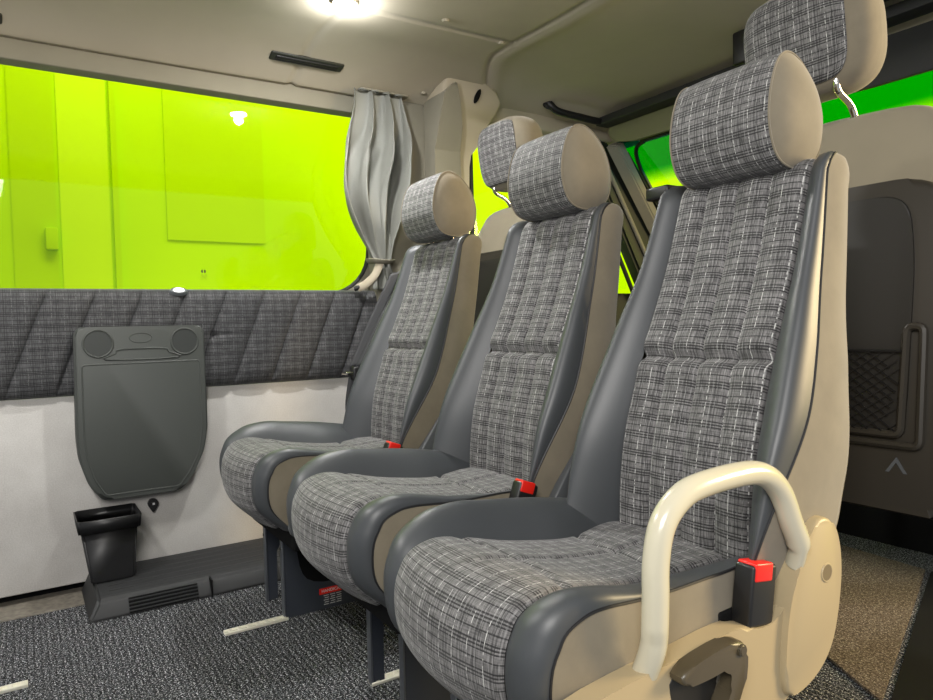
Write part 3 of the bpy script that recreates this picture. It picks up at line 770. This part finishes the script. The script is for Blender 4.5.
belt_part(seat_far, -2.155, True); belt_part(seat_near, -1.040); belt_part(seat_mid, -1.60)

# beige cloth edge at the near seat belt guide
box('belt_guide', (-1.005 - NX, 1.10, 1.085), (-0.945 - NX, 1.15, 1.112), 'black', seat_near, 0.006)

# floor rails
def rail(name, x, y0, y1, label):
    bm = bmesh.new()
    b_box(bm, (x - 0.013, y0, 0.0), (x - 0.009, y1, 0.008), 0.001, 1); b_box(bm, (x + 0.009, y0, 0.0), (x + 0.013, y1, 0.008), 0.001, 1)
    b_box(bm, (x - 0.010, y0, 0.0), (x + 0.010, y1, 0.003))
    y = y0 + 0.012
    while y < y1 - 0.01:
        b_box(bm, (x - 0.011, y, 0.002), (x + 0.011, y + 0.011, 0.0082), 0.002, 1); y += 0.025
    o = frombm(name, bm, 'alu'); return tag(o, label, 'floor rail')
rail('floor_rail', -1.940, 0.435, 0.612, 'pale notched metal floor rail sticking out in front of the far seat pedestal')
rail('floor_rail', -1.942, -0.7, -0.022, 'short pale notched floor rail end lying alone in the carpet at the lower left')
rail('floor_rail', -1.462, 0.652, 1.20, 'notched metal floor rail under the left pedestal plate of the middle seat')

# ================================================================== WALL ITEMS
tr = empty('tray_table', (-2.515, 0.34, 0.3), 'charcoal plastic fold-down tray table with two cup recesses, hung flat on the wall', 'tray table')
TP_old = [(0.150, 0.845), (0.165, 0.857), (0.34, 0.8600), (0.515, 0.857), (0.535, 0.842), (0.538, 0.80), (0.538, 0.50), (0.525, 0.425), (0.49, 0.345), (0.455, 0.303), (0.425, 0.293), (0.22, 0.293), (0.195, 0.305), (0.165, 0.355), (0.143, 0.43), (0.137, 0.50), (0.143, 0.80)]
TX = -2.484
TP = round_poly([(0.140, 0.860), (0.538, 0.860), (0.538, 0.50), (0.524, 0.42), (0.49, 0.345), (0.447, 0.293), (0.203, 0.293), (0.165, 0.352), (0.142, 0.43), (0.137, 0.50)], 0.03)
bm = bmesh.new(); b_prism(bm, TP, 'x', -2.512, TX, 0.008, 4); tb = frombm('tray_body', bm, 'tray', tr)
bm = bmesh.new(); b_tube(bm, [(TX - 0.002, p[0], p[1]) for p in round_poly([(0.155, 0.738), (0.523, 0.738), (0.523, 0.50), (0.510, 0.42), (0.478, 0.355), (0.440, 0.308), (0.210, 0.308), (0.178, 0.365), (0.160, 0.43), (0.153, 0.50)], 0.012)], 0.0035, 8, True, True)
frombm('inner_lip', bm, 'tray', tr)
bm = bmesh.new(); b_prism(bm, round_poly([(0.135, 0.84), (0.150, 0.861), (0.53, 0.861), (0.545, 0.84), (0.545, 0.50), (0.53, 0.42), (0.495, 0.345), (0.45, 0.288), (0.20, 0.288), (0.16, 0.345), (0.135, 0.43), (0.130, 0.50)], 0.02), 'x', -2.545, -2.500, 0.006); frombm('back_rim', bm, 'tray', tr)
for cy_, lab_ in ((0.205, 'l'), (0.475, 'r')):
    bm = bmesh.new(); b_tube(bm, [(TX, cy_ + 0.044 * cos(t), 0.806 + 0.044 * sin(t)) for t in [i * pi / 24 for i in range(48)]], 0.0035, 8, True, True)
    rg = frombm('cup_recess', bm, 'tray', tr)
    bm = bmesh.new(); b_cyl(bm, (TX, cy_, 0.806), (1, 0, 0), 0.041, 0.0015, 40); frombm('recess_floor', bm, 'tray_dark', rg)
bm = bmesh.new(); b_tube(bm, [(TX, 0.335 + 0.035 * cos(t), 0.822 + 0.016 * sin(t)) for t in [i * pi / 20 for i in range(40)]], 0.0016, 6, True, True); frombm('oval_mark', bm, 'tray', tr)
bm = bmesh.new(); b_tube(bm, catmull([(TX, p[0], p[1]) for p in [(0.225, 0.752), (0.255, 0.772), (0.272, 0.785), (0.405, 0.785), (0.422, 0.772), (0.452, 0.752)]], 3, True), 0.0028, 8, True, True); frombm('pen_slot', bm, 'tray', tr)

for ch in tr.children:
    ch.scale = (1, 0.965, 0.985); ch.location.y += 0.005; ch.location.z += 0.012
bn = empty('waste_bin', (-2.42, 0.225, 0.06), 'open black plastic waste bin standing on the low heater duct below the tray', 'bin')
def taper(bm, a0, a1, z0, b0, b1, z1, bev=0.006):
    A = [(a0[0], a0[1], z0), (a1[0], a0[1], z0), (a1[0], a1[1], z0), (a0[0], a1[1], z0)]; B = [(b0[0], b0[1], z1), (b1[0], b0[1], z1), (b1[0], b1[1], z1), (b0[0], b1[1], z1)]
    va = [bm.verts.new(p) for p in A]; vb = [bm.verts.new(p) for p in B]
    bm.faces.new(va[::-1]); fs = []
    for i in range(4): bm.faces.new((va[i], va[(i + 1) % 4], vb[(i + 1) % 4], vb[i]))
    return vb
bm = bmesh.new(); taper(bm, (-2.475, 0.148), (-2.390, 0.272), 0.0685, (-2.522, 0.126), (-2.378, 0.283), 0.232)
bmesh.ops.bevel(bm, geom=[e for e in bm.edges if abs(e.verts[0].co.z - e.verts[1].co.z) > 0.1], offset=0.008, segments=3, affect='EDGES')
o = frombm('bin_body', bm, 'black', bn); m = o.modifiers.new('s', 'SOLIDIFY'); m.thickness = 0.003; m.offset = -1
bm = bmesh.new(); taper(bm, (-2.530, 0.120), (-2.372, 0.289), 0.228, (-2.534, 0.116), (-2.368, 0.293), 0.268)
bmesh.ops.delete(bm, geom=[f for f in bm.faces if all(abs(v.co.z - 0.228) < 1e-5 for v in f.verts)], context='FACES')
bmesh.ops.bevel(bm, geom=[e for e in bm.edges if abs(e.verts[0].co.z - e.verts[1].co.z) > 0.02], offset=0.008, segments=3, affect='EDGES')
o = frombm('bin_rim', bm, 'black', bn); m = o.modifiers.new('s', 'SOLIDIFY'); m.thickness = 0.005; m.offset = 0
# round black clip on wall
ck = empty('wall_catch', (-2.548, 0.352, 0.25), 'round black catch with a small white square between tray and bin', 'catch')
cyl('catch_body', (-2.540, 0.352, 0.255), (1, 0, 0), 0.017, 0.02, 'black', ck, 20, bev=0.003)
prism('catch_tab', [(0.338, 0.245), (0.366, 0.245), (0.355, 0.226), (0.349, 0.226)], 'x', -2.549, -2.534, 'black', ck, 0.002)
box('catch_mark', (-2.530, 0.349, 0.252), (-2.5295, 0.356, 0.259), 'white_mark', ck, 0)

# heater duct
hb = empty('heater_duct', (-2.39, 0.8, 0), 'long low black plastic heater duct with louvred vent along the foot of the wall', 'heater duct')
bm = bmesh.new(); b_prism(bm, [(-2.548, -0.002), (-2.548, 0.066), (-2.285, 0.062), (-2.262, 0.050), (-2.238, 0.001)], 'y', 0.125, 1.40, 0.0)
for v in bm.verts:
    if v.co.y < 0.2 and v.co.z > 0.03: v.co.y += 0.03
bmesh.ops.bevel(bm, geom=list(bm.edges), offset=0.008, segments=3, affect='EDGES'); frombm('duct_body', bm, 'black_soft', hb)
for k in range(5):
    x = -2.50 + k * 0.045
    box('rib', (x, 0.19, 0.0635 - 0.0006 * k), (x + 0.012, 1.38, 0.0665 - 0.0006 * k), 'black_soft', hb, 0.001, 1)
lou = bmesh.new()
bm = bmesh.new(); b_prism(bm, [(-2.262, 0.047), (-2.2575, 0.048), (-2.238, 0.008), (-2.243, 0.006)], 'y', 0.235, 0.43, 0.0); gr = frombm('vent_recess', bm, 'void', hb, smooth=False)
for k in range(4):
    zc = 0.012 + k * 0.0095; xc = -2.2385 - (zc - 0.006) * 0.49
    b_prism(lou, [(xc - 0.002, zc), (xc + 0.004, zc - 0.001), (xc + 0.004, zc + 0.002), (xc - 0.002, zc + 0.003)], 'y', 0.235, 0.43)
frombm('louvre_slats', lou, 'black_soft', gr, smooth=False)
box('joint', (-2.30, 0.468, 0.0), (-2.2345, 0.472, 0.056), 'void', hb, 0)

# curtain bundle
cu = empty('curtain', (-2.46, 1.2, 1.09), 'grey pleated curtain gathered and tied back at the front edge of the window', 'curtain')
CL = [(0.0, 1.160, 1.240), (0.12, 1.110, 1.262), (0.30, 1.050, 1.300), (0.42, 1.030, 1.322), (0.58, 1.034, 1.345), (0.75, 1.060, 1.350), (0.90, 1.088, 1.330), (1.0, 1.095, 1.318)]
def cur(a, b):
    l, r_ = lerp(CL, b)
    k = 3.4; ph = a * k * 2 * pi + 0.4 + 1.0 * sin(b * 3.0) * (1 - b)
    wv = sin(ph) ; amp = (0.015 + 0.030 * sin(pi * min(1, b * 0.95 + 0.05))) * (0.35 + 0.65 * min(1, b / 0.18))
    am = amp * (0.8 + 0.35 * sin(a * 7 + b * 4))
    y = l + (r_ - l) * a + 0.010 * cos(ph) * (0.4 + b)
    x = -2.468 + am * (abs(wv) ** 0.6 * (1 if wv > 0 else -1)) + 0.020 * sin(pi * a) + 0.008 * sin(b * 14 + a * 9) * (1 - b) + (0.012 * sin(pi * b)) + 0.007 * sin(a * 31 + 5 * sin(b * 5.0)) * sin(pi * min(1, b * 1.05)) * (0.4 + 0.6 * abs(sin(b * 6)))
    z = 1.095 + b * 0.655 + 0.006 * sin(ph)
    return (x, y, z)
grid('curtain_cloth', cur, 220, 70, 'curtain', cu, thick=0.0015)
# top heading loops
for k in range(4):
    yy = 1.135 + k * 0.052
    tube('heading_pleat', [(-2.445 + 0.004 * cos(t), yy + 0.017 * cos(t), 1.752 + 0.006 * sin(2 * t)) if False else (-2.447 + 0.013 * sin(t), yy + 0.015 * cos(t), 1.748) for t in [i * pi / 8 for i in range(16)]], 0.0035, 'curtain', cu, 6, closed=True)
tube('tie_band', catmull([(-2.50, 1.16, 1.098), (-2.44, 1.165, 1.094), (-2.425, 1.20, 1.09), (-2.44, 1.238, 1.094), (-2.50, 1.24, 1.098)], 6), (0.006, 0.014), 'trim_grey', cu, 10)
def tail(a, b):
    ph = a * 2.5 * 2 * pi
    y = 1.17 + a * 0.065 + (1 - b) * (-0.01 + 0.05 * a); return (-2.462 + 0.012 * sin(ph), y, 0.985 + b * 0.105)
grid('curtain_tail', tail, 60, 14, 'curtain', cu, thick=0.0015)
tube('tie_strap', catmull([(-2.44, 1.185, 1.088), (-2.45, 1.165, 1.04), (-2.475, 1.135, 1.005), (-2.50, 1.115, 0.992)], 6), (0.016, 0.006), 'trim_beige', cu, 10)
tube('tie_hook', [(-2.505, 1.10, 0.988), (-2.492, 1.132, 1.000)], 0.010, 'black', cu, 10)
# curtain track
tk = box('curtain_track', (-2.495, 1.13, 1.753), (-2.45, 1.34, 1.760), 'trim_grey', None, 0.002); tag(tk, 'thin grey curtain track under the roof lining above the curtain', 'curtain track')

# ceiling items
def ceil_frame(x, y): return Vector((x, y, ceil_z(x, y)))
def vent(name, x, y0, y1, label, w=0.045):
    e = empty(name, (x, (y0 + y1) / 2, ceil_z(x, (y0 + y1) / 2)), label, 'air vent', 'black slot vents in the roof lining')
    n = 24
    def f(a, b, off=0, ww=1.0):
        y = y0 + (y1 - y0) * a; xx = x + (b - 0.5) * w * ww; 
        s = abs(2 * b - 1); return Vector((xx, y, ceil_z(x, (y0 + y1) / 2) + (xx - x) * 0.20 - 0.005 - off * 0.004))
    bm = bmesh.new(); b_box(bm, (x - w / 2, y0, 0), (x + w / 2, y1, 0.012), 0.006)
    for v in bm.verts: v.co.z += ceil_z(x, (y0 + y1) / 2) - 0.007 + (v.co.x - x) * 0.22
    o = frombm('vent_frame', bm, 'cab_trim', e)
    sb = bmesh.new()
    for k in (-1, 0, 1): b_box(sb, (x + k * w * 0.22 - 0.003, y0 + 0.02, -0.004), (x + k * w * 0.22 + 0.003, y1 - 0.02, 0.002), 0.001, 1)
    for v in sb.verts: v.co.z += ceil_z(x, (y0 + y1) / 2) - 0.007 + (v.co.x - x) * 0.22
    frombm('vent_slats', sb, 'black', e)
    return e
vent('ceiling_vent', -2.40, 0.765, 1.035, 'long black slot vent in the roof lining near the curtain')
vent('ceiling_vent', -2.46, -0.28, -0.01, 'black slot vent in the roof lining cut by the top left corner of the photo')
lp = empty('ceiling_lamp', (-1.985, 0.875, 1.82), 'round white ceiling lamp shining brightly at the top edge of the photo', 'lamp')
cyl('lamp_rim', (-1.975, 0.865, ceil_z(-1.975, 0.86) - 0.004), (0, 0, 1), 0.042, 0.012, 'trim_beige', lp, 32, bev=0.003)
cyl('lamp_lens', (-1.975, 0.865, ceil_z(-1.975, 0.86) - 0.011), (0, 0, 1), 0.033, 0.004, 'led', lp, 32)
pl = bpy.data.lights.new('ceiling_lamp_light', 'AREA'); pl.shape = 'DISK'; pl.size = 0.07; pl.energy = 13.0; pl.color = (1, 0.99, 0.96)
po = bpy.data.objects.new('ceiling_lamp_light', pl); COL.objects.link(po); po.location = (-1.975, 0.865, ceil_z(-1.975, 0.86) - 0.016)
pl = bpy.data.lights.new('ceiling_lamp_glow', 'POINT'); pl.energy = 4.5; pl.shadow_soft_size = 0.02
po = bpy.data.objects.new('ceiling_lamp_glow', pl); COL.objects.link(po); po.location = (-1.975, 0.865, ceil_z(-1.975, 0.86) - 0.04)
for i, (x, y, lb) in enumerate(((-1.935, 1.20, 'small round lining plug next to the lengthwise roof seam, nearer the lamp'), (-2.0, 1.47, 'small round lining plug where the roof seams meet'), (-2.50 + 0.06, 1.40, 'small round lining plug at the roof edge above the curtain'))):
    o = cyl('lining_plug', (x, y, ceil_z(x, y) - 0.002), (0, 0, 1), 0.013, 0.008, 'headliner', None, 20, bev=0.003); tag(o, lb, 'plug', 'roof lining plugs')

# cab : grab handle on roof rail, visor, mirror-side bits
gh = empty('grab_handle', (-2.36, 2.1, 1.78), 'black plastic grab handle on the roof lining above the left cab door', 'handle')
HPts = catmull([(-2.36, 1.975, 1.815), (-2.345, 1.99, 1.785), (-2.34, 2.03, 1.765), (-2.335, 2.14, 1.757), (-2.33, 2.26, 1.752), (-2.33, 2.29, 1.765)], 6)
tube('grip', HPts, (0.016, 0.013), 'black', gh, 10)
cyl('end_mount', (-2.36, 1.985, 1.80), (1, -0.3, 0.3), 0.026, 0.02, 'black', gh, 16, bev=0.004)
cs = empty('overhead_shelf', (-1.6, 2.32, 1.74), 'dark overhead shelf edge running across the cab above the windscreen', 'shelf')
bm = bmesh.new(); b_prism(bm, [(-2.355, 1.738), (-2.35, 1.772), (-1.55, 1.778), (-0.5, 1.778), (-0.5, 1.745), (-1.5, 1.740)], 'y', 2.26, 2.34, 0.006); frombm('shelf_lip', bm, 'black_soft', cs)
sv = empty('sun_visor', (-1.95, 2.33, 1.66), 'olive-tinted flat sun visor folded up on the left above the windscreen', 'sun visor')
bm = bmesh.new(); b_prism(bm, round_poly([(-2.37, 1.74), (-1.50, 1.74), (-1.52, 1.655), (-1.60, 1.640), (-2.20, 1.645), (-2.33, 1.67)], 0.04), 'y', 2.34, 2.358, 0.006); frombm('visor_panel', bm, 'visor_m', sv)
sv2 = empty('sun_visor', (-0.95, 2.33, 1.66), 'black sun visor on the right above the windscreen, behind the large headrest', 'sun visor')
bm = bmesh.new(); b_prism(bm, smooth_poly([(-1.40, 1.722), (-0.60, 1.722), (-0.60, 1.575), (-1.37, 1.575), (-1.40, 1.60)], 1), 'y', 2.34, 2.358, 0.006); frombm('visor_panel', bm, 'black_soft', sv2)
ci = box('roof_switch_panel', (-1.50, 2.08, 1.70), (-1.415, 2.10, 1.812), 'black', None, 0.008); tag(ci, 'small black rounded switch panel in the cab roof left of the large headrest', 'switch panel')
ob = box('overhead_bin', (-1.20, 2.02, 1.765), (-0.5, 2.20, 1.80), 'black_soft', None, 0.01); tag(ob, 'black recessed band across the cab roof at the upper right corner', 'roof panel')

# ================================================================== FRONT SEATS
def front_seat(name):
    r = empty(name, (0, 1.6, 0.0))
    # upper cloth shoulder
    def sec(z):
        return lerp([(0.45, 0.300, 0.09), (0.80, 0.312, 0.095), (1.05, 0.305, 0.085), (1.15, 0.290, 0.075), (1.225, 0.25, 0.06), (1.272, 0.19, 0.035), (1.286, 0.03, 0.004)], z)
    def body(a, b):
        z = 0.50 + 0.785 * (1 - (1 - b) ** 1.6)
        w_, d_ = sec(z); t = a * 2 * pi
        c_, s_ = cos(t), sin(t)
        x = w_ * (abs(c_) ** 0.45) * (1 if c_ > 0 else -1); y = d_ * (abs(s_) ** 0.6) * (1 if s_ > 0 else -1)
        return Vector((x, 1.52 + y + (1.27 - z) * -0.08 + 0.05, z))
    grid('backrest_cover', body, 72, 50, 'frontcloth', r)
    # rear plastic shell
    SY = 1.515
    def lean(bm):
        for v in bm.verts: v.co.y += (v.co.z - 1.1) * 0.08
    out = [(x_, max(z_, 0.455)) for x_, z_ in round_poly([(-0.300, 0.40), (-0.305, 0.9), (-0.295, 1.105), (0.295, 1.105), (0.305, 0.9), (0.300, 0.40)], 0.10, 8)]
    bm = bmesh.new(); b_prism(bm, out, 'y', SY - 0.07, SY - 0.02, 0.016, 4); lean(bm); shl = frombm('back_shell', bm, 'shell', r)
    inn = round_poly([(-0.240, 0.60), (-0.245, 0.95), (-0.230, 1.075), (0.230, 1.075), (0.245, 0.95), (0.240, 0.60)], 0.08, 6)
    bm = bmesh.new(); b_prism(bm, inn, 'y', SY - 0.0745, SY - 0.066, 0.003); lean(bm); frombm('back_panel', bm, 'shell_dark', shl)
    # pocket frame with net
    bm = bmesh.new(); b_tube(bm, [(p[0], SY - 0.078 + (p[1] - 1.1) * 0.08, p[1]) for p in round_poly([(-0.268, 0.585), (-0.268, 0.815), (-0.238, 0.815), (-0.233, 0.605), (0.233, 0.605), (0.238, 0.815), (0.268, 0.815), (0.268, 0.585)], 0.014, 4)], 0.008, 8, True, True)
    frombm('pocket_frame', bm, 'shell', r)
    bm = bmesh.new()
    for k in range(-14, 34):
        for sg in (1, -1):
            pts = []
            for q in range(11):
                z = 0.61 + q * 0.0155; x = -0.228 + k * 0.026 + q * 0.0215
                if sg < 0: x = -x
                if -0.230 <= x <= 0.230: pts.append((x, SY - 0.080 + (z - 1.1) * 0.08 - 0.004, z))
            if len(pts) > 2: b_tube(bm, pts, 0.0013, 4, False)
    zt = 0.767; b_tube(bm, [(-0.232, SY - 0.084 + (zt - 1.1) * 0.08, zt), (0.232, SY - 0.084 + (zt - 1.1) * 0.08, zt)], 0.003, 6)
    frombm('pocket_net', bm, 'black', r)
    tri = bmesh.new(); b_prism(tri, [(0.205, 0.530), (0.225, 0.560), (0.245, 0.530), (0.238, 0.530), (0.225, 0.550), (0.212, 0.530)], 'y', SY - 0.1165, SY - 0.1115); frombm('triangle_mark', tri, 'grey_plastic', shl, smooth=False)
    # cushion & base
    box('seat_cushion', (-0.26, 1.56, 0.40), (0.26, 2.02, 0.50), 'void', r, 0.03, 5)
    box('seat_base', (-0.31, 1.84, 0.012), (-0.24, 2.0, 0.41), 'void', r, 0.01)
    # headrest: cloth block with tartan inset facing rear
    hy, hz = 1.500, 1.448
    def hr(a, b):
        t = a * 2 * pi; v = (b - 0.5) * pi
        c_, s_ = cos(t), sin(t); cv, sv_ = max(0, cos(v)), sin(v)
        p = lambda q, e: abs(q) ** e * (1 if q > 0 else -1)
        x = 0.150 * p(c_, 0.55) * p(cv, 0.45); y = 0.070 * p(s_, 0.7) * p(cv, 0.5); z = 0.120 * p(sv_, 0.62)
        x *= 1 - 0.06 * (z / 0.120) ** 2
        return Vector((x, hy + y - z * 0.15, hz + z))
    h = grid('headrest_cover', hr, 64, 40, 'suede', r)
    def inset(a, b):
        u = 2 * a - 1; v = 2 * b - 1
        # superellipse panel mapped square -> rounded
        x = -0.012 + 0.122 * u * (1 - 0.10 * v ** 4 - 0.06 * max(0, -v) ** 6); z = 0.104 * v * (1 - 0.12 * u ** 6)
        # rear surface y of the block
        zz = min(0.999, abs(z) / 0.120); sv_ = zz ** (1 / 0.62); cv = sqrt(max(0, 1 - sv_ * sv_))
        xx = min(0.98, abs(x) / (0.150 * max(cv, 1e-3) ** 0.45)); c_ = xx ** (1 / 0.55); s_ = sqrt(max(0, 1 - c_ * c_))
        y = -0.070 * s_ ** 0.7 * cv ** 0.5
        return Vector((x, hy + y - z * 0.15 - 0.003, hz + z))
    grid('tartan_inset', inset, 40, 36, 'plaid', r, uv=lambda a, b: (a * 0.216, b * 0.2), thick=-0.004)
    for sg in (-1, 1):
        tube('headrest_post', catmull([(sg * 0.072, hy - 0.030, hz - 0.100), (sg * 0.072, hy - 0.022, hz - 0.125), (sg * 0.072, hy + 0.030, hz - 0.150), (sg * 0.072, hy + 0.058, hz - 0.20)], 6), 0.0075, 'chrome', r, 12)
        cyl('post_collar', (sg * 0.072, hy + 0.056, hz - 0.180), (0, 0, 1), 0.018, 0.016, 'black', r, 16)
    return r
fs = front_seat('front_seat')
fs2 = copy_tree(fs)
fs.location = (-0.890, 1.6 + 0.02, 0); fs2.location = (-2.02, 1.6 + 0.02, 0.0)
tag(fs, 'taupe cab seat at the right with hard back shell, net pocket and tall headrest', 'seat', 'front cab seats')
tag(fs2, 'shadowed cab seat behind the far and middle row seats, headrest against the side glass', 'seat', 'front cab seats')
# cab mat
bm = bmesh.new(); b_prism(bm, [(-1.34, 2.46), (-1.05, 2.43), (-0.742, 1.52), (-0.95, 1.64), (-1.34, 1.80)], 'z', 0.001, 0.008); o = frombm('cab_mat', bm, 'mat', smooth=False)
tag(o, 'brown speckled carpet mat on the floor below the right cab seat', 'mat')
bm = bmesh.new(); b_prism(bm, [(-1.035, 2.43), (-0.727, 1.52), (-0.40, 1.3), (-0.40, 2.6), (-1.035, 2.6)], 'z', 0.0005, 0.004); o = frombm('step_well', bm, 'void', smooth=False)
tag(o, 'dark green-black step area right of the brown mat', 'step')
